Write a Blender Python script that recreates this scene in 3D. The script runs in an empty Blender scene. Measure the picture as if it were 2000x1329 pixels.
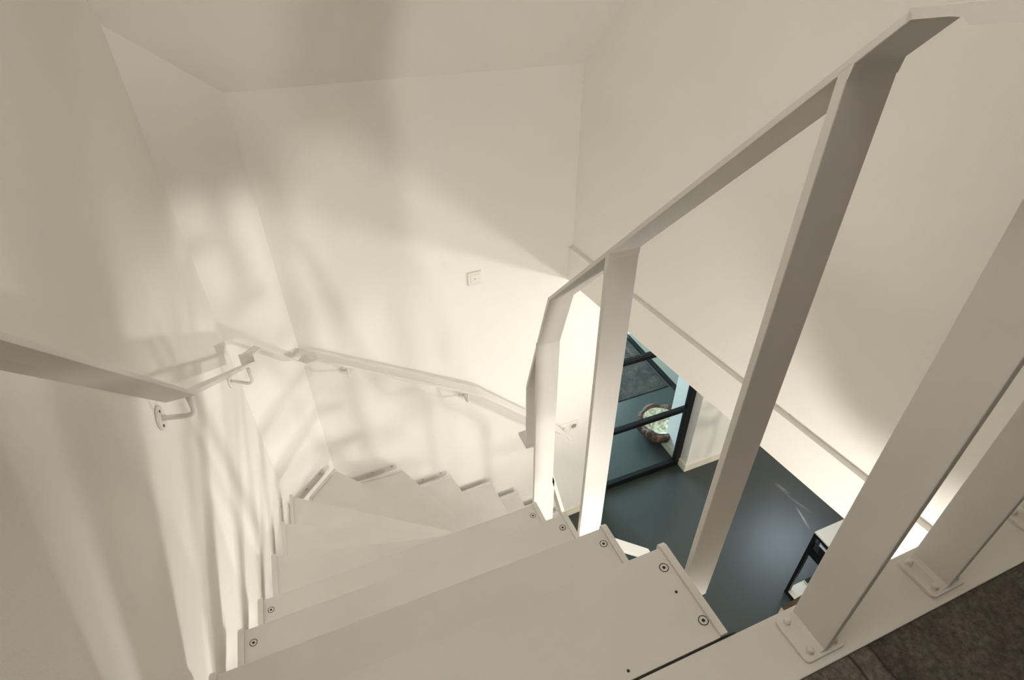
import bpy, math, random
from mathutils import Vector, Matrix, noise
random.seed(4)

# ---------------------------------------------------------------- units
S = 1.1                     # survey unit -> metre
Z0 = 3.66                   # camera height over the lower floor, in survey units
def P(x, y, z):             # survey point (camera at 0,0,0) -> metres, lower floor at z = 0
    return Vector((x * S, y * S, (z + Z0) * S))

scene = bpy.context.scene
# ---------------------------------------------------------------- camera
F, PITCH, ROLL, AZ = 1155.0, math.radians(37.9), math.radians(-0.6), math.radians(22.1)
cp, sp, cr, sr = math.cos(PITCH), math.sin(PITCH), math.cos(ROLL), math.sin(ROLL)
Rr = Matrix(((cr, -sr, 0), (sr, cr, 0), (0, 0, 1)))
vr, vf, vd = Rr @ Vector((1, 0, 0)), Rr @ Vector((0, -sp, cp)), Rr @ Vector((0, cp, sp))
wx = vr * math.cos(AZ) + vf * math.sin(AZ)
wy = -vr * math.sin(AZ) + vf * math.cos(AZ)
wz = -vd
right = Vector((wx.x, wy.x, wz.x)); up = -Vector((wx.y, wy.y, wz.y)); back = -Vector((wx.z, wy.z, wz.z))
cam_data = bpy.data.cameras.new('camera'); cam = bpy.data.objects.new('camera', cam_data)
scene.collection.objects.link(cam)
cam_data.sensor_width = 36.0; cam_data.lens = F / 2000 * 36.0
cam_data.clip_start = 0.02; cam_data.clip_end = 60
M = Matrix((right, up, back)).transposed().to_4x4(); M.translation = P(0, 0, 0)
cam.matrix_world = M
scene.camera = cam

# ---------------------------------------------------------------- world, lights, exposure
world = bpy.data.worlds.new('world'); scene.world = world; world.use_nodes = True
world.node_tree.nodes['Background'].inputs[0].default_value = (0.75, 0.85, 1.0, 1)
world.node_tree.nodes['Background'].inputs[1].default_value = 0.0
scene.view_settings.view_transform = 'Standard'; scene.view_settings.look = 'None'
scene.view_settings.gamma = 1.0; scene.view_settings.exposure = 0.73
scene.cycles.max_bounces = 10; scene.cycles.diffuse_bounces = 7
scene.cycles.use_denoising = True

WARM = (1.0, 0.89, 0.72)
def lamp(name, kind, loc, power, color=WARM, size=0.1, target=None, size_y=None, spot=None, blend=0.5):
    d = bpy.data.lights.new(name, kind); d.energy = power; d.color = color
    if kind == 'AREA':
        d.size = size * S
        if size_y: d.shape = 'RECTANGLE'; d.size_y = size_y * S
    else: d.shadow_soft_size = size * S
    if kind == 'SPOT': d.spot_size = math.radians(spot); d.spot_blend = blend
    o = bpy.data.objects.new(name, d); scene.collection.objects.link(o); o.location = P(*loc)
    if target: o.rotation_euler = (P(*target) - P(*loc)).to_track_quat('-Z', 'Y').to_euler()
    return o
# upper floor: unseen fill light added over the landing
lamp('landing_fill_light', 'POINT', (0.0, 0.26, 0.95), 14, (1.0, 0.95, 0.88), 0.22)
lamp('stairwell_fill_spot', 'SPOT', (0.25, 1.25, 0.35), 10, (1.0, 0.95, 0.88), 0.12, (0.25, 1.75, -2.4), spot=72, blend=1.0)  # added spot out of view, brightens the winding treads
# lower room: far low lamp shining through the open risers, lamp under the landing, ceiling lamps
lamp('far_room_light', 'POINT', (3.5, -4.0, -3.1), 270, (1.0, 0.95, 0.88), 0.18)
lamp('under_landing_light', 'POINT', (0.74, 0.17, -1.69), 22, (1.0, 0.95, 0.88), 0.06)
lamp('hall_light', 'SPOT', (3.4, 0.6, -2.62), 110, (1.0, 0.95, 0.88), 0.12, (0.3, 2.25, -1.55), spot=56, blend=0.8)
lamp('hall_ceiling_light', 'POINT', (2.6, -0.6, -1.9), 7, (1.0, 0.95, 0.88), 0.25)
lamp('ceiling_spot_light', 'AREA', (1.62, 1.75, -1.64), 1.6, (1.0, 0.95, 0.86), 0.12, (1.62, 1.75, -3))
# next room behind the glass door: daylight
lamp('daylight_next_room', 'AREA', (1.6, 5.2, -2.0), 170, (0.60, 0.84, 1.0), 1.6, (2.2, 2.8, -3.6), 1.4)

lamp('hall_cool_fill', 'AREA', (3.60, 2.05, -2.25), 5, (0.66, 0.82, 1.0), 0.5, (2.6, 1.0, -3.66), 0.5)  # added cool light, hidden behind the beam, for a bluish sheen on the floor

# ---------------------------------------------------------------- helpers
def obj(name, verts, faces, mat, parent=None, origin=None, smooth=False, mats=None, fmat=None):
    """verts are metres in world space; origin = world position of the object's own origin"""
    if origin is None:
        origin = parent_loc(parent) if parent else base_of(verts)
    me = bpy.data.meshes.new(name)
    me.from_pydata([tuple(Vector(v) - origin) for v in verts], [], faces)
    me.materials.append(mat)
    if mats:
        for m in mats: me.materials.append(m)
    if fmat:
        for i, k in fmat.items(): me.polygons[i].material_index = k
    bm_fix(me)
    for p in me.polygons: p.use_smooth = smooth
    me.update()
    o = bpy.data.objects.new(name, me); scene.collection.objects.link(o)
    if parent:
        o.parent = parent; o.location = origin - parent_loc(parent)
    else: o.location = origin
    return o
import bmesh
def bm_fix(me):
    bm = bmesh.new(); bm.from_mesh(me); bmesh.ops.recalc_face_normals(bm, faces=bm.faces); bm.to_mesh(me); bm.free()
def parent_loc(p):
    v = Vector(p.location)
    while p.parent: p = p.parent; v += Vector(p.location)
    return v
def base_of(verts):
    xs = [v[0] for v in verts]; ys = [v[1] for v in verts]; zs = [v[2] for v in verts]
    return Vector(((min(xs)+max(xs))/2, (min(ys)+max(ys))/2, min(zs)))
def thing(name, loc, label, cat, group=None):
    o = bpy.data.objects.new(name, None); scene.collection.objects.link(o); o.location = P(*loc)
    o.empty_display_size = 0.05
    o['label'] = label; o['category'] = cat
    if group: o['group'] = group
    return o
def tag(o, label, cat, group=None):
    o['label'] = label; o['category'] = cat
    if group: o['group'] = group
    return o
def struct(o, label=None):
    o['kind'] = 'structure'
    if label: o['label'] = label
    return o
class G:                     # geometry gatherer (survey coordinates in, metres out)
    def __init__(s): s.v = []; s.f = []; s.fm = {}
    def add(s, vs, fs, m=0):
        b = len(s.v); s.v += vs
        for f in fs:
            if m: s.fm[len(s.f)] = m
            s.f.append([i + b for i in f])
        return s
    def prism(s, poly, z0, z1, m=0):
        n = len(poly)
        vs = [P(x, y, z0) for x, y in poly] + [P(x, y, z1) for x, y in poly]
        fs = [list(range(n))[::-1], list(range(n, 2*n))] + [[i, (i+1) % n, n + (i+1) % n, n + i] for i in range(n)]
        return s.add(vs, fs, m)
    def box(s, x0, x1, y0, y1, z0, z1, m=0):
        return s.prism([(x0, y0), (x1, y0), (x1, y1), (x0, y1)], z0, z1, m)
    def hexa(s, top, bot, m=0):      # two 4-point loops
        vs = [P(*p) for p in bot] + [P(*p) for p in top]
        return s.add(vs, [[3,2,1,0],[4,5,6,7],[0,1,5,4],[1,2,6,5],[2,3,7,6],[3,0,4,7]], m)
    def wallbox(s, a, b, off0, off1, z0, z1, m=0):   # vertical slab between plan points a and b; offsets to the left normal
        d = Vector((b[0]-a[0], b[1]-a[1])).normalized(); n = Vector((-d.y, d.x))
        q = [(a[0]+n.x*off0, a[1]+n.y*off0), (b[0]+n.x*off0, b[1]+n.y*off0), (b[0]+n.x*off1, b[1]+n.y*off1), (a[0]+n.x*off1, a[1]+n.y*off1)]
        return s.prism(q, z0, z1, m)
    def cyl(s, c, axis, r, h, n=20, r2=None, m=0, dome=0):   # c survey point, axis unit vector, radius/height in survey units
        axis = Vector(axis).normalized(); t = axis.orthogonal().normalized(); u = axis.cross(t)
        rings = [(0, r), (h, r if r2 is None else r2)]
        if dome:
            for k in range(1, 5):
                a = k / 5 * math.pi / 2; rings.append((h + dome * math.sin(a), (r if r2 is None else r2) * math.cos(a)))
        c = Vector(c); vs = []; fs = []
        for hh, rr in rings:
            for i in range(n):
                a = 2*math.pi*i/n; q = c + axis*hh + (t*math.cos(a) + u*math.sin(a))*rr; vs.append(P(*q))
        for k in range(len(rings)-1):
            for i in range(n): fs.append([k*n+i, k*n+(i+1) % n, (k+1)*n+(i+1) % n, (k+1)*n+i])
        fs.append(list(range(n))[::-1]); fs.append(list(range((len(rings)-1)*n, len(rings)*n)))
        return s.add(vs, fs, m)
    def tube(s, pts, r, n=12, m=0):
        pts = [Vector(p) for p in pts]; vs = []; fs = []; ref = None
        for i, p in enumerate(pts):
            d = (pts[min(i+1, len(pts)-1)] - pts[max(i-1, 0)]).normalized()
            if ref is None: ref = d.orthogonal().normalized()
            t = (ref - d*ref.dot(d)).normalized(); ref = t; u = d.cross(t)
            for k in range(n):
                a = 2*math.pi*k/n; vs.append(P(*(p + (t*math.cos(a)+u*math.sin(a))*r)))
        for i in range(len(pts)-1):
            for k in range(n): fs.append([i*n+k, i*n+(k+1) % n, (i+1)*n+(k+1) % n, (i+1)*n+k])
        fs.append(list(range(n))[::-1]); fs.append(list(range((len(pts)-1)*n, len(pts)*n)))
        return s.add(vs, fs, m)
    def strip(s, secs, t, m=0):
        """flat bar through sections ((x,y,z),(x,y,z)) of its upper face, thickness t"""
        A = [Vector(a) for a, b in secs]; B = [Vector(b) for a, b in secs]; n = len(secs)
        sn = []
        for i in range(n-1):
            d = ((A[i+1]+B[i+1]) - (A[i]+B[i])).normalized(); w = (B[i]-A[i] + B[i+1]-A[i+1]).normalized()
            sn.append(w.cross(d).normalized())
        vs = []; fs = []
        for i in range(n):
            a = sn[max(i-1, 0)]; b = sn[min(i, n-2)]; v = (a+b)
            if v.length < 1e-4: v = a
            v = v.normalized(); k = t / max(0.35, v.dot(a))
            for q in (A[i], B[i], B[i] - v*k, A[i] - v*k): vs.append(P(*q))
        for i in range(n-1):
            for k in range(4): fs.append([4*i+k, 4*i+(k+1) % 4, 4*i+4+(k+1) % 4, 4*i+4+k])
        fs.append([3, 2, 1, 0]); e = 4*(n-1); fs.append([e, e+1, e+2, e+3])
        return s.add(vs, fs, m)
    def make(s, name, mat, parent=None, **k): return obj(name, s.v, s.f, mat, parent, fmat=s.fm, **k)
def bevel(o, w=0.0015, seg=2):
    m = o.modifiers.new('bevel', 'BEVEL'); m.width = w; m.segments = seg; m.limit_method = 'ANGLE'; m.angle_limit = math.radians(40)
    return o

# ---------------------------------------------------------------- materials
def mat(name, color, rough=0.5, metal=0.0, spec=0.5, var=0.0, vscale=3.0, bump=0.0, bscale=200.0, emit=None, estr=0):
    m = bpy.data.materials.new(name); m.use_nodes = True; nt = m.node_tree; b = nt.nodes['Principled BSDF']
    b.inputs['Base Color'].default_value = (*color, 1); b.inputs['Roughness'].default_value = rough
    b.inputs['Metallic'].default_value = metal; b.inputs['Specular IOR Level'].default_value = spec
    tc = nt.nodes.new('ShaderNodeTexCoord')
    if var:
        n = nt.nodes.new('ShaderNodeTexNoise'); n.inputs['Scale'].default_value = vscale; n.inputs['Detail'].default_value = 6
        nt.links.new(tc.outputs['Object'], n.inputs['Vector'])
        r = nt.nodes.new('ShaderNodeMapRange'); r.inputs['From Min'].default_value = 0.3; r.inputs['From Max'].default_value = 0.7
        r.inputs['To Min'].default_value = 1-var; r.inputs['To Max'].default_value = 1+var
        nt.links.new(n.outputs['Fac'], r.inputs['Value'])
        mx = nt.nodes.new('ShaderNodeMix'); mx.data_type = 'RGBA'; mx.blend_type = 'MULTIPLY'; mx.inputs[0].default_value = 1
        mx.inputs[6].default_value = (*color, 1); nt.links.new(r.outputs['Result'], mx.inputs[7]); nt.links.new(mx.outputs[2], b.inputs['Base Color'])
    if bump:
        n2 = nt.nodes.new('ShaderNodeTexNoise'); n2.inputs['Scale'].default_value = bscale; n2.inputs['Detail'].default_value = 3
        nt.links.new(tc.outputs['Object'], n2.inputs['Vector'])
        bp = nt.nodes.new('ShaderNodeBump'); bp.inputs['Strength'].default_value = bump; bp.inputs['Distance'].default_value = 0.002
        nt.links.new(n2.outputs['Fac'], bp.inputs['Height']); nt.links.new(bp.outputs['Normal'], b.inputs['Normal'])
    if emit: b.inputs['Emission Color'].default_value = (*emit, 1); b.inputs['Emission Strength'].default_value = estr
    return m
M_wall = mat('wall_paint', (0.80, 0.78, 0.735), 0.85, spec=0.2, var=0.012, vscale=2.5, bump=0.25, bscale=160)
M_wallgrey = mat('next_room_paint', (0.30, 0.29, 0.235), 0.85, spec=0.2, var=0.02, bump=0.2, bscale=150)
M_steel = mat('painted_steel', (0.70, 0.675, 0.64), 0.42, spec=0.45, var=0.03, vscale=6, bump=0.12, bscale=260)
M_railw = mat('handrail_paint', (0.72, 0.70, 0.66), 0.42, spec=0.45, var=0.02, vscale=6, bump=0.1, bscale=260)
M_dark = mat('screw_black', (0.01, 0.01, 0.01), 0.5)
M_gap = mat('joint_black', (0.02, 0.018, 0.015), 0.8)
M_black = mat('black_steel', (0.004, 0.0045, 0.005), 0.35, spec=0.25)
M_plastic = mat('white_plastic', (0.78, 0.75, 0.69), 0.18, spec=0.6, var=0.01)
M_pdark = mat('socket_recess', (0.33, 0.30, 0.24), 0.4)
M_skirt = mat('skirting_paint', (0.80, 0.74, 0.62), 0.5, var=0.015)
M_white = mat('white_laminate', (0.66, 0.62, 0.55), 0.45, var=0.015)
M_concrete = mat('raw_timber', (0.11, 0.085, 0.06), 0.9, var=0.3, vscale=60)
M_paper = mat('paper', (0.75, 0.72, 0.62), 0.8)
M_blue = mat('book_blue', (0.02, 0.03, 0.12), 0.4)
M_lilac = mat('book_lilac', (0.45, 0.42, 0.50), 0.5)
M_tan = mat('book_tan', (0.42, 0.33, 0.24), 0.5)
M_mag = mat('magazine_cover', (0.02, 0.022, 0.02), 0.6, spec=0.2)
M_ink = mat('magazine_white', (0.85, 0.9, 0.88), 0.4)
M_sky = mat('daylight', (0.9, 0.95, 1), 0.5, emit=(0.85, 0.94, 1.0), estr=4.0)

def floor_mat():
    m = mat('poured_floor', (0.042, 0.049, 0.045), 0.30, spec=0.5, var=0.07, vscale=1.3, bump=0.05, bscale=90)
    nt = m.node_tree; b = nt.nodes['Principled BSDF']
    src = b.inputs['Base Color'].links[0].from_socket
    geo = nt.nodes.new('ShaderNodeNewGeometry')
    prev = src
    # pale scuffs: long thin scratches left on the floor
    for (cx, cy, ln, wd, ang, amt) in ((2.945, 1.80, .20, .006, 97, .35), (2.905, 1.60, .13, .013, 74, .75), (2.972, 1.69, .12, .012, 104, .30), (2.955, 1.86, .09, .018, 100, .4),
                                       (1.93, 1.52, .16, .022, 155, .12)):
        mp = nt.nodes.new('ShaderNodeMapping'); mp.vector_type = 'TEXTURE'
        mp.inputs['Location'].default_value = (cx*S, cy*S, 0); mp.inputs['Rotation'].default_value = (0, 0, math.radians(ang))
        mp.inputs['Scale'].default_value = (ln*S, wd*S, 1)
        nt.links.new(geo.outputs['Position'], mp.inputs['Vector'])
        ns = nt.nodes.new('ShaderNodeTexNoise'); ns.inputs['Scale'].default_value = 2.2; ns.inputs['Detail'].default_value = 4
        nt.links.new(mp.outputs['Vector'], ns.inputs['Vector'])
        ln_ = nt.nodes.new('ShaderNodeVectorMath'); ln_.operation = 'LENGTH'; nt.links.new(mp.outputs['Vector'], ln_.inputs[0])
        ad = nt.nodes.new('ShaderNodeMath'); ad.operation = 'ADD'; nt.links.new(ln_.outputs['Value'], ad.inputs[0]); nt.links.new(ns.outputs['Fac'], ad.inputs[1])
        r = nt.nodes.new('ShaderNodeMapRange'); r.inputs['From Min'].default_value = 1.35; r.inputs['From Max'].default_value = 0.6
        r.inputs['To Min'].default_value = 0; r.inputs['To Max'].default_value = amt; nt.links.new(ad.outputs['Value'], r.inputs['Value'])
        mx = nt.nodes.new('ShaderNodeMix'); mx.data_type = 'RGBA'; nt.links.new(r.outputs['Result'], mx.inputs[0])
        nt.links.new(prev, mx.inputs[6]); mx.inputs[7].default_value = (0.42, 0.38, 0.30, 1); prev = mx.outputs[2]
    nt.links.new(prev, b.inputs['Base Color'])
    return m
M_floor = floor_mat()
def mottled(name, cols, scale, rough=0.8, bump=0.5, seams=False):
    m = bpy.data.materials.new(name); m.use_nodes = True; nt = m.node_tree; b = nt.nodes['Principled BSDF']; b.inputs['Roughness'].default_value = rough
    tc = nt.nodes.new('ShaderNodeTexCoord')
    n = nt.nodes.new('ShaderNodeTexNoise'); n.inputs['Scale'].default_value = scale; n.inputs['Detail'].default_value = 12; n.inputs['Roughness'].default_value = 0.72; n.inputs['Distortion'].default_value = 0.6
    nt.links.new(tc.outputs['Object'], n.inputs['Vector'])
    cr_ = nt.nodes.new('ShaderNodeValToRGB'); nt.links.new(n.outputs['Fac'], cr_.inputs['Fac'])
    e = cr_.color_ramp.elements; e[0].position = 0.32; e[0].color = (*cols[0], 1); e[1].position = 0.72; e[1].color = (*cols[-1], 1)
    for i, c in enumerate(cols[1:-1]):
        q = e.new(0.32 + 0.4*(i+1)/(len(cols)-1)); q.color = (*c, 1)
    n3 = nt.nodes.new('ShaderNodeTexNoise'); n3.inputs['Scale'].default_value = scale*13; n3.inputs['Detail'].default_value = 8; n3.inputs['Roughness'].default_value = 0.8
    nt.links.new(tc.outputs['Object'], n3.inputs['Vector'])
    r = nt.nodes.new('ShaderNodeMapRange'); r.inputs['From Min'].default_value = 0.35; r.inputs['From Max'].default_value = 0.65; r.inputs['To Min'].default_value = 0.35; r.inputs['To Max'].default_value = 1.75
    nt.links.new(n3.outputs['Fac'], r.inputs['Value'])
    mx = nt.nodes.new('ShaderNodeMix'); mx.data_type = 'RGBA'; mx.blend_type = 'MULTIPLY'; mx.inputs[0].default_value = 1
    nt.links.new(cr_.outputs['Color'], mx.inputs[6]); nt.links.new(r.outputs['Result'], mx.inputs[7]); out = mx.outputs[2]
    if seams:
        geo = nt.nodes.new('ShaderNodeNewGeometry'); sx = nt.nodes.new('ShaderNodeSeparateXYZ'); nt.links.new(geo.outputs['Position'], sx.inputs[0])
        wob = nt.nodes.new('ShaderNodeTexNoise'); wob.inputs['Scale'].default_value = 14; nt.links.new(tc.outputs['Object'], wob.inputs['Vector'])
        ax = nt.nodes.new('ShaderNodeMath'); ax.operation = 'MULTIPLY_ADD'; nt.links.new(wob.outputs['Fac'], ax.inputs[0]); ax.inputs[1].default_value = .014; nt.links.new(sx.outputs['X'], ax.inputs[2])
        for xc, wd_, colr, amt in ((.0, None, (0.17, 0.145, 0.12), .55), (.668, .004, (0.012, 0.009, 0.007), .8), (.712, .0025, (0.012, 0.009, 0.007), .9)):
            mm = nt.nodes.new('ShaderNodeMapRange')
            if wd_ is None:
                nt.links.new(ax.outputs[0], mm.inputs['Value']); mm.inputs['From Min'].default_value = .714*S; mm.inputs['From Max'].default_value = .711*S
            else:
                d1 = nt.nodes.new('ShaderNodeMath'); d1.operation = 'SUBTRACT'; nt.links.new(ax.outputs[0], d1.inputs[0]); d1.inputs[1].default_value = xc*S + .006
                d2 = nt.nodes.new('ShaderNodeMath'); d2.operation = 'ABSOLUTE'; nt.links.new(d1.outputs[0], d2.inputs[0])
                nt.links.new(d2.outputs[0], mm.inputs['Value']); mm.inputs['From Min'].default_value = wd_; mm.inputs['From Max'].default_value = wd_*.3
            mm.inputs['To Min'].default_value = 0; mm.inputs['To Max'].default_value = amt
            m2 = nt.nodes.new('ShaderNodeMix'); m2.data_type = 'RGBA'; nt.links.new(mm.outputs['Result'], m2.inputs[0]); nt.links.new(out, m2.inputs[6])
            if wd_ is None:
                m3 = nt.nodes.new('ShaderNodeMix'); m3.data_type = 'RGBA'; m3.blend_type = 'MULTIPLY'; m3.inputs[0].default_value = 1; m3.inputs[6].default_value = (*colr, 1)
                nt.links.new(r.outputs['Result'], m3.inputs[7]); nt.links.new(m3.outputs[2], m2.inputs[7])
            else: m2.inputs[7].default_value = (*colr, 1)
            out = m2.outputs[2]
    nt.links.new(out, b.inputs['Base Color'])
    bp = nt.nodes.new('ShaderNodeBump'); bp.inputs['Strength'].default_value = bump; bp.inputs['Distance'].default_value = 0.004
    nt.links.new(n3.outputs['Fac'], bp.inputs['Height']); nt.links.new(bp.outputs['Normal'], b.inputs['Normal'])
    return m
M_stone = mottled('dark_stone', ((0.03, 0.024, 0.02), (0.075, 0.06, 0.05), (0.10, 0.085, 0.07), (0.15, 0.125, 0.105)), 7, 0.75, 0.6, seams=True)
M_mat = mottled('speckled_carpet', ((0.005, 0.004, 0.002), (0.022, 0.018, 0.012), (0.046, 0.038, 0.028), (0.085, 0.072, 0.056)), 9, 0.9, 0.8)
M_wood = mottled('burl_wood', ((0.008, 0.004, 0.003), (0.05, 0.022, 0.013), (0.14, 0.062, 0.034), (0.34, 0.17, 0.09)), 9, 0.6, 0.8)
def resin():
    m = bpy.data.materials.new('pearl_lining'); m.use_nodes = True; nt = m.node_tree; b = nt.nodes['Principled BSDF']; b.inputs['Roughness'].default_value = 0.12
    tc = nt.nodes.new('ShaderNodeTexCoord'); n = nt.nodes.new('ShaderNodeTexNoise'); n.inputs['Scale'].default_value = 11; n.inputs['Detail'].default_value = 5; n.inputs['Distortion'].default_value = 2.2
    nt.links.new(tc.outputs['Object'], n.inputs['Vector']); c = nt.nodes.new('ShaderNodeValToRGB'); nt.links.new(n.outputs['Fac'], c.inputs['Fac'])
    e = c.color_ramp.elements; e[0].position = .38; e[0].color = (.36, .30, .14, 1); e[1].position = .60; e[1].color = (.88, .82, .68, 1)
    nt.links.new(c.outputs['Color'], b.inputs['Base Color'])
    bp = nt.nodes.new('ShaderNodeBump'); bp.inputs['Strength'].default_value = 0.8; bp.inputs['Distance'].default_value = 0.01
    nt.links.new(n.outputs['Fac'], bp.inputs['Height']); nt.links.new(bp.outputs['Normal'], b.inputs['Normal'])
    return m
M_resin = resin()
M_glass = bpy.data.materials.new('clear_glass'); M_glass.use_nodes = True
_nt = M_glass.node_tree; _nt.nodes.clear()
_o = _nt.nodes.new('ShaderNodeOutputMaterial'); _t = _nt.nodes.new('ShaderNodeBsdfTransparent'); _g = _nt.nodes.new('ShaderNodeBsdfGlossy')
_g.inputs['Roughness'].default_value = 0.02; _t.inputs['Color'].default_value = (0.96, 0.985, 0.98, 1); _fr = None
_mx = _nt.nodes.new('ShaderNodeMixShader'); _mx.inputs[0].default_value = 0.05; _nt.links.new(_t.outputs[0], _mx.inputs[1]); _nt.links.new(_g.outputs[0], _mx.inputs[2]); _nt.links.new(_mx.outputs[0], _o.inputs[0])

# ---------------------------------------------------------------- plan points of the shell
c1 = (-0.336, 2.010)            # left wall / corner wall
c2 = (-0.104, 2.235)            # corner wall / far wall
RSL = 0.1015                    # right wall runs slightly askew
def lx(y): return -0.416 + 0.0402*y - 0.0            # face of the left wall
def fy(x): return 2.2382 + 0.0300*x                   # face of the far wall
def rx(y, off=0.0): return 1.460 - RSL*y + off        # face of the floor-edge beam under the right wall
ZC, CE, TOP = -0.565, -1.61, 1.40                     # far wall top, lower ceiling, upper ceiling
ROOF = 1.12                                           # rise of the sloped ceiling
FLOOR = -3.66
# ---------------------------------------------------------------- shell
g = G(); g.wallbox((lx(-6.4), -6.4), (c1[0], c1[1]), 0, 0.25, FLOOR, 1.5); struct(g.make('wall_left', M_wall), 'plain white painted wall on the left of the stairs')
g = G(); g.wallbox(c1, c2, 0, 0.35, FLOOR, 0.6); struct(g.make('wall_corner', M_wall), 'narrow angled white wall across the far left corner')
# far wall with the door opening (x 1.60 .. 2.373), 0.266 thick
g = G(); th = 0.266
g.wallbox(c2, (1.60, fy(1.60)), 0, th, FLOOR, ZC + .06)
g.wallbox((1.60, fy(1.60)), (2.373, fy(2.373)), 0, th, -1.80, ZC + .06)
g.wallbox((2.373, fy(2.373)-.02), (5.2, fy(2.373)-.02), 0, th+.02, FLOOR, ZC)
struct(g.make('wall_far', M_wall), 'white painted far wall behind the winding steps')
# right upper wall, standing on the floor-edge beam
g = G(); a, b = (rx(2.6, .022), 2.6), (rx(-3, .022), -3)
g.wallbox(b, a, -0.16, 0, -1.425, 1.5); struct(g.make('wall_right', M_wall), 'white painted upper wall on the right of the stairwell')
g = G(); g.wallbox((rx(-3), -3), (rx(2.28), 2.28), -0.25, 0, CE, -1.425); struct(bevel(g.make('trim_1', M_wall), .002), 'cream fascia of the floor edge below the right wall')
g = G(); g.box(-0.8, 2.2, -3.2, -3.0, -1.2, 1.5); struct(g.make('wall_back', M_wall), 'upper back wall')
# sloped ceiling and flat ceiling
yt = 2.255 - (TOP - ZC)/ROOF
g = G()
g.hexa([(-0.9, 2.62, ZC - .365*ROOF + .25), (1.9, 2.62, ZC - .365*ROOF + .25), (1.9, yt, TOP + .25), (-0.9, yt, TOP + .25)],
       [(-0.9, 2.62, ZC - .365*ROOF), (1.9, 2.62, ZC - .365*ROOF), (1.9, yt, TOP), (-0.9, yt, TOP)])
g.v = g.v  # sloped part; only the side in front of the far wall shows
g.box(-0.9, 1.9, -3.2, yt, TOP, TOP + .25)
struct(g.make('ceiling', M_wall), 'white sloped ceiling over the far wall')
# lower ceiling beyond the beam and behind the landing
g = G(); g.prism([(rx(2.25)+.2, 2.25), (rx(-3)+.2, -3), (-0.9, -3), (-0.9, -6.4), (5.2, -6.4), (5.2, 2.25)], CE, CE+.12)
struct(g.make('ceiling', M_wall), 'ceiling of the lower room')
# landing slab
g = G(); g.prism([(lx(-3), -3), (rx(-3)-.002, -3), (rx(.204)-.002, .2045), (lx(.204), .2045)], -1.45, -1.003)
struct(g.make('floor', M_stone, mats=[M_wall]), 'dark brown stone floor of the landing')
g = G(); g.prism([(lx(.2)+.004, .205), (rx(.2)-.004, .205), (rx(.29)-.004, .29), (lx(.29)+.004, .29)], -1.47, -1.03)
struct(g.make('trim_2', M_wall), 'plastered front of the landing slab')
g = G(); g.prism([(.90, .292), (1.06, .292), (1.04, .455), (.90, .446)], -1.51, -1.44)
struct(g.make('trim_3', M_concrete), 'rough brown timber under the landing edge')
# lower floor
g = G(); g.prism([(-0.9, -6.4), (5.2, -6.4), (5.2, 2.3), (5.2, 6.6), (0.3, 6.6), (0.3, 2.7), (-0.9, 2.7)], FLOOR - .1, FLOOR)
struct(g.make('floor', M_floor), 'grey green poured floor of the lower room')
g = G(); g.box(5.0, 5.2, -6.4, 2.3, FLOOR, CE); struct(g.make('wall_right', M_wall), 'right wall of the lower room')
g = G(); g.box(-0.9, 5.2, -6.6, -6.4, FLOOR, CE); struct(g.make('wall_back', M_wall), 'back wall of the lower room')
# next room behind the glass door
g = G(); g.box(2.87, 3.0, 2.50, 3.93, FLOOR, -1.2); g.box(2.87, 3.0, 3.93, 4.6, -2.6, -1.2); g.box(2.87, 3.0, 4.6, 6.6, FLOOR, -1.2); g.box(2.87, 3.0, 3.93, 4.6, FLOOR, FLOOR + .03)
struct(g.make('wall_right', M_wallgrey), 'grey green right wall of the room behind the glass door')
g = G(); g.box(0.3, 3.0, 6.6, 6.7, FLOOR, -1.2); struct(g.make('wall_back', M_wallgrey), 'back wall of the room behind the glass door')
g = G(); g.box(0.1, 0.3, 2.52, 6.7, FLOOR, -1.2); struct(g.make('wall_left', M_wallgrey), 'left wall of the room behind the glass door')
g = G(); g.box(0.1, 3.0, 2.52, 6.7, -1.2, -1.1); struct(g.make('ceiling', M_wallgrey), 'ceiling of the room behind the glass door')
# skirtings
bh, bt = 0.075, 0.012
g = G(); g.wallbox((1.272, fy(1.272)), (1.60, fy(1.60)), -bt, 0, FLOOR, FLOOR + bh); struct(bevel(g.make('baseboard_far', M_skirt), .003), 'cream skirting at the foot of the stairs')
g = G(); g.wallbox((2.373-bt, fy(2.373)-.02), (5.0, fy(2.373)-.02), -bt, 0, FLOOR, FLOOR + bh)
g.box(2.373-bt, 2.373, fy(2.373)-.021, 2.375, FLOOR, FLOOR + bh)
struct(bevel(g.make('baseboard_far', M_skirt), .003), 'cream skirting round the wall end beside the glass door')
g = G(); g.box(2.373-bt, 2.373, 2.42, 2.60, FLOOR, FLOOR + bh); struct(bevel(g.make('baseboard_far', M_skirt), .003), 'cream skirting behind the glass door')
g = G(); g.box(2.832, 2.868, 2.60, 6.5, FLOOR, FLOOR + .035); struct(bevel(g.make('baseboard_right', M_black), .002), 'black skirting along the right wall of the next room')
# daylight window in the next room
g = G(); g.box(2.90, 2.93, 3.935, 4.595, FLOOR + .03, -2.6); w = struct(g.make('window_1', M_sky), 'low bright window in the next room')
g = G()
for k in range(5): g.box(2.872, 2.899, 3.935, 4.595, FLOOR + .065 + k*.2, FLOOR + .078 + k*.2)
g.make('window_bar', M_black, w)

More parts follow.
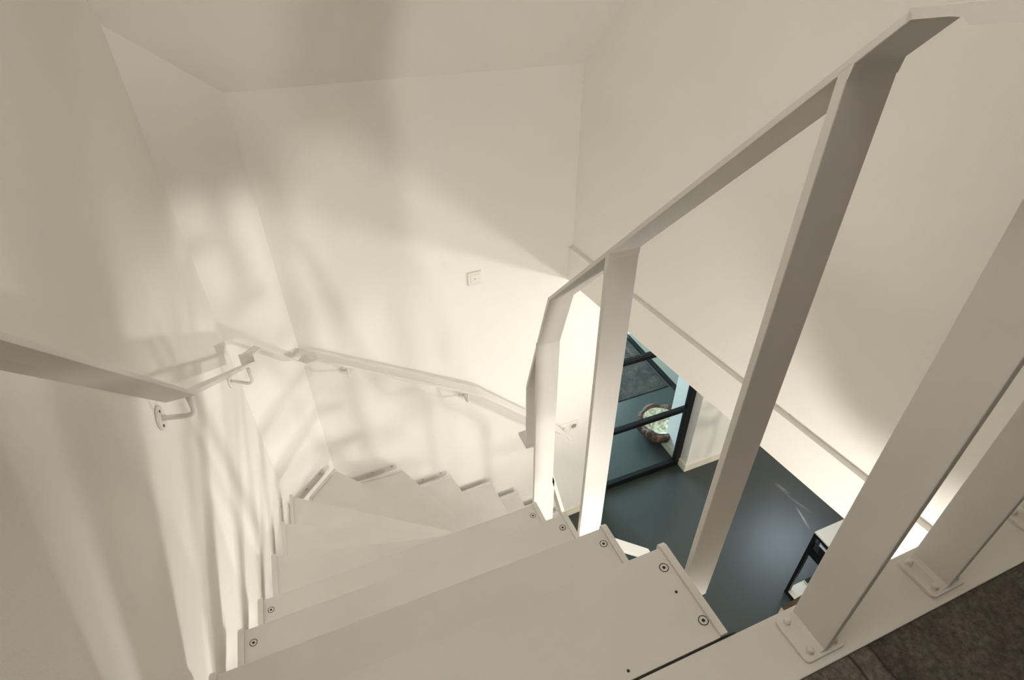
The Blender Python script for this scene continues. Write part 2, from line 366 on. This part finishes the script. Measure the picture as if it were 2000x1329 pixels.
# ---------------------------------------------------------------- glass door in the far wall
dy = 2.380
door = bpy.data.objects.new('door_1', None); scene.collection.objects.link(door); door.location = P(1.99, dy, FLOOR); door['kind'] = 'structure'
door['label'] = 'black steel framed glass door in the far wall'
def dpart(name, x0, x1, z0, z1, m=M_black, d=.018):
    g = G(); g.box(x0, x1, dy - d, dy + d, z0, z1); return bevel(g.make(name, m, door), .002)
dpart('stile', 2.322, 2.372, FLOOR, -1.80); dpart('stile', 1.602, 1.650, FLOOR, -1.80)
rails = [(FLOOR, FLOOR + .055), (-3.060, -3.026), (-2.432, -2.398), (-1.85, -1.801)]
for z0, z1 in rails: dpart('glazing_bar', 1.651, 2.321, z0, z1)
for k in range(3): dpart('glass_pane', 1.651, 2.321, rails[k][1], rails[k+1][0], M_glass, .003)

# ---------------------------------------------------------------- landing edge plate
g = G(); g.prism([(lx(.205)+.006, .2055), (rx(.205)-.008, .2055), (rx(.305)-.008, .3035), (lx(.3)+.006, .3035)], -1.022, -1.0)
plate = struct(bevel(g.make('trim_4', M_steel), .002), 'white steel plate along the landing edge')

# ---------------------------------------------------------------- staircase
R = 0.193
stair = thing('staircase', (0.1, 1.2, FLOOR), 'white painted steel winding staircase with open risers and screwed treads', 'staircase')
XI, XL = 0.509, 0.525      # tread edge and outer face of end plate on the open side
# nosing lines (inner point, outer wall-side point) for treads 1..14, survey plan
nose = {1: ((XI, .489), (-.365, .489)), 2: ((XI, .679), (-.353, .679)), 3: ((XI, .869), (-.3475, .869)), 4: ((XI, 1.060), (-.341, 1.060)),
        5: ((XI, 1.115), (-.330, 1.337)), 6: ((XI, 1.198), (-.3175, 1.616)), 7: ((.547, 1.285), (-.302, 1.911)), 8: ((.605, 1.285), (-.103, 2.163)),
        9: ((.640, 1.285), (.233, 2.195)), 10: ((.672, 1.285), (.502, 2.211)), 11: ((.770, 1.285), (.755, 2.227)),
        12: ((.933, 1.285), (.931, 2.231)), 13: ((1.096, 1.285), (1.093, 2.236)), 14: ((1.258, 1.285), (1.255, 2.241))}
def inner_path(k):      # points on the open side from nosing back to the previous nosing
    a = nose[k][0]
    if k == 1: return [a, (XI, .3075)]
    b = nose[k-1][0]
    if k <= 6: return [a, (XI, b[1] - .012)]
    if k == 7: return [a, (.520, 1.262), (XI, 1.186)]
    return [a, (b[0] - .012, 1.285)]
def outer_path(k):
    a = nose[k][1]
    if k == 1: return [a, (-.372, .3075)]
    b = nose[k-1][1]
    if k <= 7: return [a, (b[0] - .0015, b[1] - .012)]
    if k == 8: return [a, (-.239, 2.033), (-.309, 1.893)]
    if k == 9: return [a, (-.030, 2.2045), (-.115, 2.150)]
    return [a, (b[0] - .012, b[1])]
ordinals = ['', 'first', 'second', 'third', 'fourth', 'fifth', 'sixth', 'seventh', 'eighth', 'ninth', 'tenth', 'eleventh', 'twelfth', 'thirteenth', 'fourteenth']
def inset(p, q, d, side):
    pass
def edge_plate(g, p, q, side, z, hgt_up=.0085, hgt_dn=.042, wdt=.0135, gap=.0018, ext=.006, corner=.008):
    """lip along edge p->q; side=+1 puts it to the left of p->q; front corner (at p) bevelled"""
    d = Vector((q[0]-p[0], q[1]-p[1])).normalized(); n = Vector((-d.y, d.x))*side
    a = Vector(p) - d*ext; b = Vector(q)
    prof = [(0, -hgt_dn), (0, hgt_up - corner*.4), (corner*.6, hgt_up)]
    L = (b-a).length
    pts = [(0, -hgt_dn), (0, hgt_up-.006), (.008, hgt_up), (L, hgt_up), (L, -hgt_dn)]
    vs = []
    for o in (gap, gap + wdt):
        for s_, h in pts:
            q_ = a + d*s_ + n*o; vs.append(P(q_.x, q_.y, z + h))
    m = len(pts)
    g.add(vs, [list(range(m)), list(range(m, 2*m))[::-1]] + [[i, (i+1) % m, m + (i+1) % m, m + i] for i in range(m)])
def screw(parent, x, y, z, r=.0085):
    g = G(); g.cyl((x, y, z - .001), (0, 0, 1), r, .0016, 24)
    s_ = g.make('screw', M_steel, parent)
    me = s_.data
    ring = G(); n = 24
    for (ra, rb, m_) in ((r*.86, r*1.04, 1), (0, r*.36, 1)):
        vs = []
        for rr in (ra, rb):
            for i in range(n):
                t = 2*math.pi*i/n; vs.append(P(x + rr*math.cos(t), y + rr*math.sin(t), z + .0009))
        ring.add(vs, [[i, (i+1) % n, n+(i+1) % n, n+i] for i in range(n)], 1)
    ro = ring.make('tmp', M_steel, parent, mats=[M_dark])
    # merge the dark rings into the screw mesh
    bm = bmesh.new(); bm.from_mesh(me); off = Vector(ro.location) - Vector(s_.location)
    bm2 = bmesh.new(); bm2.from_mesh(ro.data)
    mp = [bm.verts.new(v.co + off) for v in bm2.verts]
    for f in bm2.faces:
        nf = bm.faces.new([mp[v.index] for v in f.verts]); nf.material_index = 1
    bm.to_mesh(me); bm.free(); bm2.free(); me.materials.append(M_dark)
    bpy.data.objects.remove(ro)
    return s_
for k in range(1, 15):
    z = -1 - (k-1)*R
    ip, op = inner_path(k), outer_path(k)
    poly = ip + op[::-1]
    g = G(); g.prism(poly, z - .02, z)
    tr = bevel(g.make('tread', M_steel, stair), .0012)
    tr['label'] = ('topmost stair tread, flush with the landing plate' if k == 1 else ordinals[k] + ' stair tread down from the landing')
    g = G(); edge_plate(g, ip[0], ip[1], -1 if k <= 7 else -1, z)
    if len(ip) == 3: edge_plate(g, ip[1], ip[2], -1, z, ext=0)
    g.make('end_plate', M_steel, tr)
    g = G(); edge_plate(g, op[0], op[1], 1, z)
    if len(op) == 3: edge_plate(g, op[1], op[2], 1, z, ext=0)
    g.make('end_plate', M_steel, tr)
    # screws
    def along(p, q, d, w):      # point w from edge, d along from nosing
        dd = Vector((q[0]-p[0], q[1]-p[1])).normalized(); return Vector(p) + dd*d, dd
    L = (Vector(op[0]) - Vector(op[1])).length
    if k <= 4:
        screw(tr, .4795, nose[k][0][1] - .038, z); screw(tr, nose[k][1][0] + .033, nose[k][1][1] - .038, z)
        if k == 1: screw(tr, .4855, .342, z); screw(tr, -.33, .342, z)
        if k == 1:
            for hx, hy in ((.473, .403), (.325, .321)):
                g = G(); g.cyl((hx, hy, z - .001), (0, 0, 1), .0026, .0014, 12); g.make('plug_hole', M_dark, tr)
    else:
        for d_ in (.048, (.155 if k < 8 else .155 if k == 8 else min(.155, L-.045))):
            q_, dd = along(op[0], op[1], d_, 0); nn = Vector((dd.y, -dd.x))
            v = q_ + nn*.043
            screw(tr, v.x, v.y, z, .0075)
        q_, dd = along(ip[0], ip[1], .02, 0)
        if k >= 11:
            screw(tr, ip[0][0] - .035, 1.32, z, .0075); screw(tr, ip[0][0] - .12, 1.32, z, .0075)
        else: screw(tr, ip[0][0] - .03 + (.0 if k < 8 else -.01), ip[0][1] + (-.02 if k < 8 else .06), z, .0075)
# joint strip between first tread and the landing plate
g = G(); g.box(-.365, .524, .3036, .3074, -1.022, -1.003); struct(g.make('trim_5', M_gap), 'black joint between landing plate and first tread')
# carrying stringers under the treads
def stringer(path):
    g = G()
    for (x0, y0, z0), (x1, y1, z1) in zip(path, path[1:]):
        d = Vector((x1-x0, y1-y0)).normalized(); n = Vector((-d.y, d.x))*.006
        g.hexa([(x0-n.x, y0-n.y, z0), (x1-n.x, y1-n.y, z1), (x1+n.x, y1+n.y, z1), (x0+n.x, y0+n.y, z0)],
               [(x0-n.x, y0-n.y, z0-.11), (x1-n.x, y1-n.y, z1-.11), (x1+n.x, y1+n.y, z1-.11), (x0+n.x, y0+n.y, z0-.11)])
    return g.make('stringer', M_steel, stair)
stringer([(.45, .292, -1.05), (.45, .47, -1.215), (.45, 1.05, -1.80), (.45, 1.16, -2.25), (.60, 1.36, -2.68), (.74, 1.36, -2.99), (1.235, 1.36, -3.545)])
stringer([(-.31, .292, -1.05), (-.31, .47, -1.215), (-.30, 1.06, -1.80), (-.262, 1.89, -2.38), (-.10, 2.10, -2.57), (.23, 2.14, -2.765), (.755, 2.17, -3.16), (1.235, 2.18, -3.545)])
stringer([(-.31, .60, -1.37), (-.31, .601, -1.37)]) if False else None

# ---------------------------------------------------------------- open-side balustrade
bal = thing('balustrade', (.56, .8, FLOOR), 'grey white flat bar steel balustrade on the open side of the stairs and landing', 'railing')
T = .0125; X0, X1 = .53, .597
yz = [(.397, -.0885), (1.072, -.800), (1.199, -1.197), (1.199, -1.452)]
g = G(); g.strip([((X0, y, z), (X1, y, z)) for y, z in yz], .0088)
bevel(g.make('handrail', M_steel, bal), .0012)['label'] = 'sloping rail of the upper flight'
# lower flight rail
yl, yh = 1.190, 1.258
xz = [(.53, -1.4525), (.588, -1.4525), (.614, -1.557), (.765, -2.200), (.878, -2.208), (1.204, -2.537), (1.206, -2.60)]
g = G(); g.strip([((x, yh, z), (x, yl, z)) for x, z in xz], T)
bevel(g.make('handrail', M_steel, bal), .0012)['label'] = 'sloping rail of the lower flight'
# level start of the stair rail, with its thicker sleeve
prof = [(.398, -.0885), (.31, -.0695), (.10, -.026), (.10, -.0395), (.3426, -.0932), (.350, -.0885), (.361, -.0897), (.3935, -.097), (.398, -.0985)]
g = G(); n_ = len(prof); g.add([P(X0, y, z) for y, z in prof] + [P(X1, y, z) for y, z in prof], [list(range(n_)), list(range(n_, 2*n_))[::-1]] + [[i, (i+1) % n_, n_+(i+1) % n_, n_+i] for i in range(n_)])
g.make('handrail', M_steel, bal)['label'] = 'level top end of the stair rail'
g = G(); g.prism([(X1+.001, .294), (rx(.294)+.01, .294), (rx(.22)+.01, .222), (X1+.001, .222)], -.0885-T, -.0885)
bevel(g.make('handrail', M_steel, bal), .0012)['label'] = 'level rail of the landing'
def post(x0, x1, y0, y1, z0, z1, zb=None, zr=None):
    zb = z1 if zb is None else zb; zr = z1 if zr is None else zr      # top heights: front left, back, right
    g = G(); g.hexa([(x0, y0, z1), (x1, y0, zr), (x1, y1, zr + zb - z1), (x0, y1, zb)], [(x0, y0, z0), (x1, y0, z0), (x1, y1, z0), (x0, y1, z0)]); return bevel(g.make('post', M_steel, bal), .0015)
post(X0, X1, .4370, .4490, -1.15, -.1370, -.1497)
def gusset(y, z, s1=.011):
    g = G(); g.hexa([(X0, y - .003, z + .0065), (X1, y - .003, z + .0065), (X1, y + .001, z), (X0, y + .001, z)], [(X0, y - .0005, z - s1), (X1, y - .0005, z - s1), (X1, y + .001, z - s1), (X0, y + .001, z - s1)]); g.make('weld', M_steel, bal)
gusset(.437, -.1445); gusset(.823, -.5515)
post(X0, X1, .8230, .8350, -1.60, -.5440, -.5567)
post(X0, X1, 1.1230, 1.1350, -1.96, -.984)
post(.629, .641, yl, yh, -2.62, -1.630, zr=-1.682)
post(.925, .937, yl, yh, -3.17, -2.262, zr=-2.274)
post(1.198, 1.210, yl, yh, FLOOR + .001, -2.585)
# landing posts on bolted base plates
def rounded(cx, cy, wx_, wy_, r, n=5):
    pts = []
    for sx, sy, a0 in ((1, 1, 0), (-1, 1, 90), (-1, -1, 180), (1, -1, 270)):
        for i in range(n+1):
            a = math.radians(a0 + 90*i/n); pts.append((cx + sx*(wx_/2 - r) + r*math.cos(a), cy + sy*(wy_/2 - r) + r*math.sin(a)))
    return pts
for i, cx in enumerate((.6345, .918, 1.2015)):
    p_ = post(cx - .006, cx + .006, .2215, .2925, -.9935, -.0885 - T)
    p_['label'] = 'landing post standing on a bolted base plate'
    g = G(); g.prism(rounded(cx, .2555, .083, .0765, .009), -1.0, -.9925); bevel(g.make('base_plate', M_steel, p_), .0012)
    # weld fillets along the foot
    g = G()
    for sgn in (-1, 1):
        x = cx + sgn*.006
        vs = [P(x, .2225, -.9925), P(x + sgn*.007, .2225, -.9925), P(x, .2225, -.985), P(x, .2915, -.9925), P(x + sgn*.007, .2915, -.9925), P(x, .2915, -.985)]
        g.add(vs, [[0, 1, 2], [5, 4, 3], [0, 3, 4, 1], [1, 4, 5, 2], [2, 5, 3, 0]])
    g.make('weld', M_steel, p_)
    for dx, dy_ in ((-.0255, .026), (-.0255, -.0255), (.0235, -.0265), (.0255, .026)):
        g = G(); c = (cx + dx, .2565 + dy_, -.9925)
        g.cyl(c, (0, 0, 1), .0078, .0008, 20); g.cyl((c[0], c[1], c[2]+.0008), (0, 0, 1), .0066, .0050, 6); g.cyl((c[0], c[1], c[2]+.0058), (0, 0, 1), .0058, .0006, 20, dome=.0052)
        g.make('cap_nut', M_steel, p_)
# fixing bolts at the sides of the stair posts
# ---------------------------------------------------------------- wall handrail
hr = thing('wall_handrail', (-.30, 1.1, -1.0), 'white flat bar handrail bracketed along the left, corner and far walls', 'handrail')
def nL(o): return o
def Lp(y, z, o): return (lx(y) + o, y, z)
def Fp(x, z, o): return (x, fy(x) - o, z)
wo, so = .048, .112
secs = [(Lp(.10, .185, wo), Lp(.10, .185, so)), (Lp(1.080, -.825, wo), Lp(1.052, -.803, so)),
        (Lp(1.890, -1.380, wo), Lp(1.792, -1.305, so))]
g = G(); g.strip(secs, .009)
a_, b_ = Vector(Lp(1.890, -1.391, wo)), Vector(Lp(1.792, -1.316, so)); a2, b2 = Vector(Lp(1.898, -1.344, wo)), Vector(Lp(1.797, -1.277, so)); dn = Vector((0, .010, 0))
g.hexa([tuple(a2), tuple(b2), tuple(b2 + dn), tuple(a2 + dn)], [tuple(a_), tuple(b_), tuple(b_ + dn), tuple(a_ + dn)])
bevel(g.make('handrail_bar', M_railw, hr), .0008)
secs = [(Lp(1.898, -1.344, wo), Lp(1.797, -1.277, so)), ((-.246, 2.010, -1.391), (-.219, 1.988, -1.394)), ((-.118, 2.185, -1.640), (-.088, 2.130, -1.628)),
        (Fp(-.083, -1.618, wo), Fp(-.055, -1.620, so)), (Fp(-.042, -1.621, wo), Fp(-.036, -1.618, so)),
        (Fp(.697, -2.110, wo), Fp(.712, -2.125, so)), (Fp(1.215, -2.640, wo), Fp(1.235, -2.660, so)), (Fp(1.245, -2.700, wo), Fp(1.268, -2.715, so))]
g = G(); g.strip(secs, .009); bevel(g.make('handrail_bar', M_railw, hr), .0008)
def bracket(wallpt, n, inz, tip, rad=.0062):
    """wallpt on the wall, n outward unit, tip = point under the bar"""
    w = Vector(wallpt); n = Vector(n); tip = Vector(tip)
    out = (tip - w); hor = Vector((out.x, out.y, 0)); e = w + hor
    pts = [w, w + hor*.25, w + hor*.55, w + hor*.72]
    c0 = w + hor*.72; c1_ = e
    up_ = (tip.z - w.z)
    for t in (.25, .5, .75, 1.0):
        a = t*math.pi/2; pts.append(w + hor*(.72 + .28*math.sin(a)) + Vector((0, 0, 1))*(hor.length*.28*(1-math.cos(a))))
    pts.append(tip)
    g = G(); g.tube(pts, rad, 14); b_ = g.make('bracket', M_railw, hr, smooth=True)
    g = G(); g.cyl(w, n, .0275, .006, 32); ro = bevel(g.make('wall_rosette', M_railw, b_), .001)
    return b_, ro
b1, r1 = bracket((lx(1.145), 1.145, -.925), (1, -.04, 0), 0, (lx(1.125)+.076, 1.125, -.868))
for a in (90, 210, 330):
    g = G(); w_ = Vector((lx(1.145)+.0062, 1.145 + .019*math.cos(math.radians(a)), -.925 + .019*math.sin(math.radians(a))))
    g.cyl(w_, (1, -.04, 0), .0035, .0006, 12); g.make('screw', M_dark, hr)
bracket((lx(1.85), 1.85, -1.405), (1, -.04, 0), 0, (lx(1.80)+.082, 1.795, -1.330), .0058)
bracket((.075, fy(.075), -1.800), (.03, -1, 0), 0, (.075, fy(.075)-.08, -1.715), .0058)
bracket((.632, fy(.632), -2.175), (.03, -1, 0), 0, (.632, fy(.632)-.08, -2.085), .0058)
bracket((1.165, fy(1.165), -2.70), (.03, -1, 0), 0, (1.165, fy(1.165)-.08, -2.605), .0058)

# ---------------------------------------------------------------- switch and sockets on the far wall
def face_frame(g, x0, x1, z0, z1, d0, d1, rim=.011, hole=None):
    """bevelled plate on the far wall, from depth d0 to d1 with sloped rim"""
    A = [(x0, z0), (x1, z0), (x1, z1), (x0, z1)]; B = [(x0+rim*.35, z0+rim*.35), (x1-rim*.35, z0+rim*.35), (x1-rim*.35, z1-rim*.35), (x0+rim*.35, z1-rim*.35)]
    vs = [P(*Fp(x, z, 0)) for x, z in A] + [P(*Fp(x, z, d0)) for x, z in A] + [P(*Fp(x, z, d1)) for x, z in B]
    fs = [[3, 2, 1, 0], [8, 9, 10, 11]]
    for b in (0, 4):
        for i in range(4): fs.append([b+i, b+(i+1) % 4, b+4+(i+1) % 4, b+4+i])
    g.add(vs, fs)
sw = thing('wall_switch', (.73, fy(.73), -1.505), 'single square white switch plate with a small centre hole, alone on the far wall', 'switch')
g = G(); face_frame(g, .6955, .7645, -1.5065, -1.4370, .0045, .0085); bevel(g.make('cover_frame', M_plastic, sw), .001)
g = G(); face_frame(g, .7075, .7525, -1.4945, -1.4490, .0088, .0108, .004); bevel(g.make('centre_plate', M_plastic, sw), .0008)
g = G(); g.cyl(Fp(.7295, -1.4725, .0106), (.03, -1, 0), .0024, .0006, 16); g.make('centre_hole', M_dark, sw)
so_ = thing('double_wall_outlet', (1.303, fy(1.303), -2.755), 'white double plate with a rotary dimmer and a round socket, low on the far wall', 'socket')
g = G(); face_frame(g, 1.236, 1.371, -2.7535, -2.6800, .0045, .0085); bevel(g.make('cover_frame', M_plastic, so_), .001)
g = G(); face_frame(g, 1.2455, 1.3015, -2.7445, -2.6895, .0088, .0102, .004); face_frame(g, 1.3065, 1.3625, -2.7445, -2.6895, .0088, .0102, .004); g.make('centre_plate', M_plastic, so_)
g = G(); g.cyl(Fp(1.274, -2.717, .010), (.03, -1, 0), .0195, .0130, 32, r2=.0178); bevel(g.make('dimmer_knob', M_plastic, so_), .001)
g = G(); g.cyl(Fp(1.3345, -2.717, .0100), (.03, -1, 0), .0200, .0016, 32); rim = g.make('socket_rim', M_plastic, so_)
g = G(); g.cyl(Fp(1.3345, -2.717, .0117), (.03, -1, 0), .0180, .0004, 32); rec = g.make('socket_recess', M_pdark, so_)
for dx in (-.0085, .0085):
    g = G(); g.cyl(Fp(1.3345 + dx, -2.717, .0120), (.03, -1, 0), .0024, .0005, 12); g.make('pin_hole', M_dark, rec)

# ---------------------------------------------------------------- shelf unit in the lower room
SX0, SX1, SY0, SY1, ST = 2.374, 2.745, .516, 1.207, -2.998
sh = thing('side_shelf', ((SX0+SX1)/2, (SY0+SY1)/2, FLOOR), 'low open shelf unit with black metal frame and white boards on the lower floor', 'shelf')
q = .011
def leg(x, y):
    g = G(); g.box(x - q, x + q, y - q, y + q, FLOOR, ST - .013); bevel(g.make('leg', M_black, sh), .001)
for x in (SX0+q, SX1-q):
    for y in (SY0+q, SY1-q): leg(x, y)
for nm, z0, z1, m in (('top_board', ST-.012, ST, M_white), ('bottom_board', -3.627, -3.615, M_white), ('middle_board', -3.199, -3.127, M_black)):
    g = G(); e = 0 if nm == 'top_board' else .003
    g.box(SX0+e, SX1-e, SY0+e, SY1-e, z0, z1); bevel(g.make(nm, m, sh), .001)
for z0, z1 in ((ST-.034, ST-.0125), (-3.655, -3.628)):
    g = G(); g.box(SX0, SX1, SY1-q, SY1+.0005, z0, z1); g.box(SX0, SX1, SY0, SY0+q, z0, z1); g.box(SX0-.0005, SX0+q, SY0, SY1, z0, z1); g.box(SX1-q, SX1, SY0, SY1, z0, z1)
    g.make('frame_rail', M_black, sh)
def book(name, x0, x1, y0, y1, z0, z1, cover, label, group=None, letters=False):
    t = thing(name, ((x0+x1)/2, (y0+y1)/2, z0), label, 'book', group)
    g = G(); g.box(x0+.002, x1-.001, y0+.002, y1-.002, z0+.0015, z1-.0015); g.make('pages', M_paper, t)
    g = G(); g.box(x0, x1, y0, y1, z1-.0015, z1); g.box(x0, x1, y0, y1, z0, z0+.0015); g.box(x1-.001, x1, y0, y1, z0, z1)
    c_ = g.make('cover', cover, t)
    if letters:
        g = G()
        for (u, v, a, l) in ((.35, .25, 60, .020), (.55, .25, 60, .022), (.42, .42, 15, .024), (.62, .45, 60, .020), (.5, .62, 110, .018), (.3, .6, 20, .02)):
            cx = x0 + (x1-x0)*u; cy = y1 - (y1-y0)*v; d = Vector((math.cos(math.radians(a)), math.sin(math.radians(a)))); n = Vector((-d.y, d.x))*.003
            pts = [(cx-d.x*l/2-n.x, cy-d.y*l/2-n.y), (cx+d.x*l/2-n.x, cy+d.y*l/2-n.y), (cx+d.x*l/2+n.x, cy+d.y*l/2+n.y), (cx-d.x*l/2+n.x, cy-d.y*l/2+n.y)]
            g = G(); g.prism(pts, z1, z1+.0004); g.make('letter', M_ink, c_)
book('magazine', 2.515, 2.69, .96, 1.200, -3.615, -3.598, M_mag, 'dark magazine with white lettering lying on the bottom board', letters=True)
book('book', 2.425, 2.64, .83, 1.178, -3.127, -3.108, M_lilac, 'lilac edged book, lowest in the stack on the black middle board')
book('book', 2.430, 2.63, .85, 1.172, -3.108, -3.088, M_blue, 'dark blue book in the middle of the stack on the middle board')
book('book', 2.450, 2.62, .84, 1.156, -3.088, -3.070, M_tan, 'tan book on top of the stack under the white top board')

# ---------------------------------------------------------------- root-wood bowl and carpet behind the glass door
bc = (2.412, 2.705); bowl = thing('wooden_bowl', (bc[0], bc[1], FLOOR), 'chunky root wood bowl with pale glossy lining behind the glass door', 'bowl')
def bowl_mesh():
    n = 72; prof = [(.085, 0), (.132, .03), (.168, .07), (.188, .115), (.192, .145), (.184, .160), (.166, .166), (.146, .150)]
    g = G(); vs = []; fs = []
    for j, (r, h) in enumerate(prof):
        for i in range(n):
            a = 2*math.pi*i/n
            k = 1 + .10*noise.noise(Vector((math.cos(a)*1.6, math.sin(a)*1.6, .3))) + .05*noise.noise(Vector((math.cos(a)*7, math.sin(a)*7, h*4)))
            k += .075*abs(noise.noise(Vector((math.cos(a)*11, math.sin(a)*11, h*3)))) + .04*abs(math.sin(a*11 + 2*noise.noise(Vector((a*2, h*9, 0)))))*(1 if j < 6 else .6)
            hh = h + (.022*noise.noise(Vector((math.cos(a)*3, math.sin(a)*3, 5))) if j > 2 else 0)
            vs.append(P(bc[0] + r*k*math.cos(a), bc[1] + r*k*math.sin(a)*.94, FLOOR + hh))
    for j in range(len(prof)-1):
        for i in range(n): fs.append([j*n+i, j*n+(i+1) % n, (j+1)*n+(i+1) % n, (j+1)*n+i])
    fs.append(list(range(n))[::-1]); g.add(vs, fs); return g
o = bowl_mesh().make('wood_shell', M_wood, bowl)
def lining():
    n = 64; g = G(); vs = [P(bc[0], bc[1], FLOOR + .050)]; fs = []
    pr = [(.05, .052), (.10, .068), (.135, .10), (.152, .130), (.163, .152)]
    for j, (r, h) in enumerate(pr):
        for i in range(n):
            a = 2*math.pi*i/n; k = 1 + .10*noise.noise(Vector((math.cos(a)*1.6, math.sin(a)*1.6, .3))) + .03*noise.noise(Vector((math.cos(a)*5, math.sin(a)*5, 2)))
            vs.append(P(bc[0] + r*.93*k*math.cos(a), bc[1] + r*.93*k*math.sin(a)*.94, FLOOR + h))
    for i in range(n): fs.append([0, 1+i, 1+(i+1) % n])
    for j in range(len(pr)-1):
        for i in range(n): fs.append([1+j*n+i, 1+j*n+(i+1) % n, 1+(j+1)*n+(i+1) % n, 1+(j+1)*n+i])
    g.add(vs, fs); return g
lining().make('pearl_lining', M_resin, bowl, smooth=True)
g = G(); g.box(.5, 2.82, 3.16, 6.4, FLOOR, FLOOR + .008)
tag(bevel(g.make('carpet', M_mat), .002), 'dark speckled carpet on the floor behind the glass door', 'carpet')
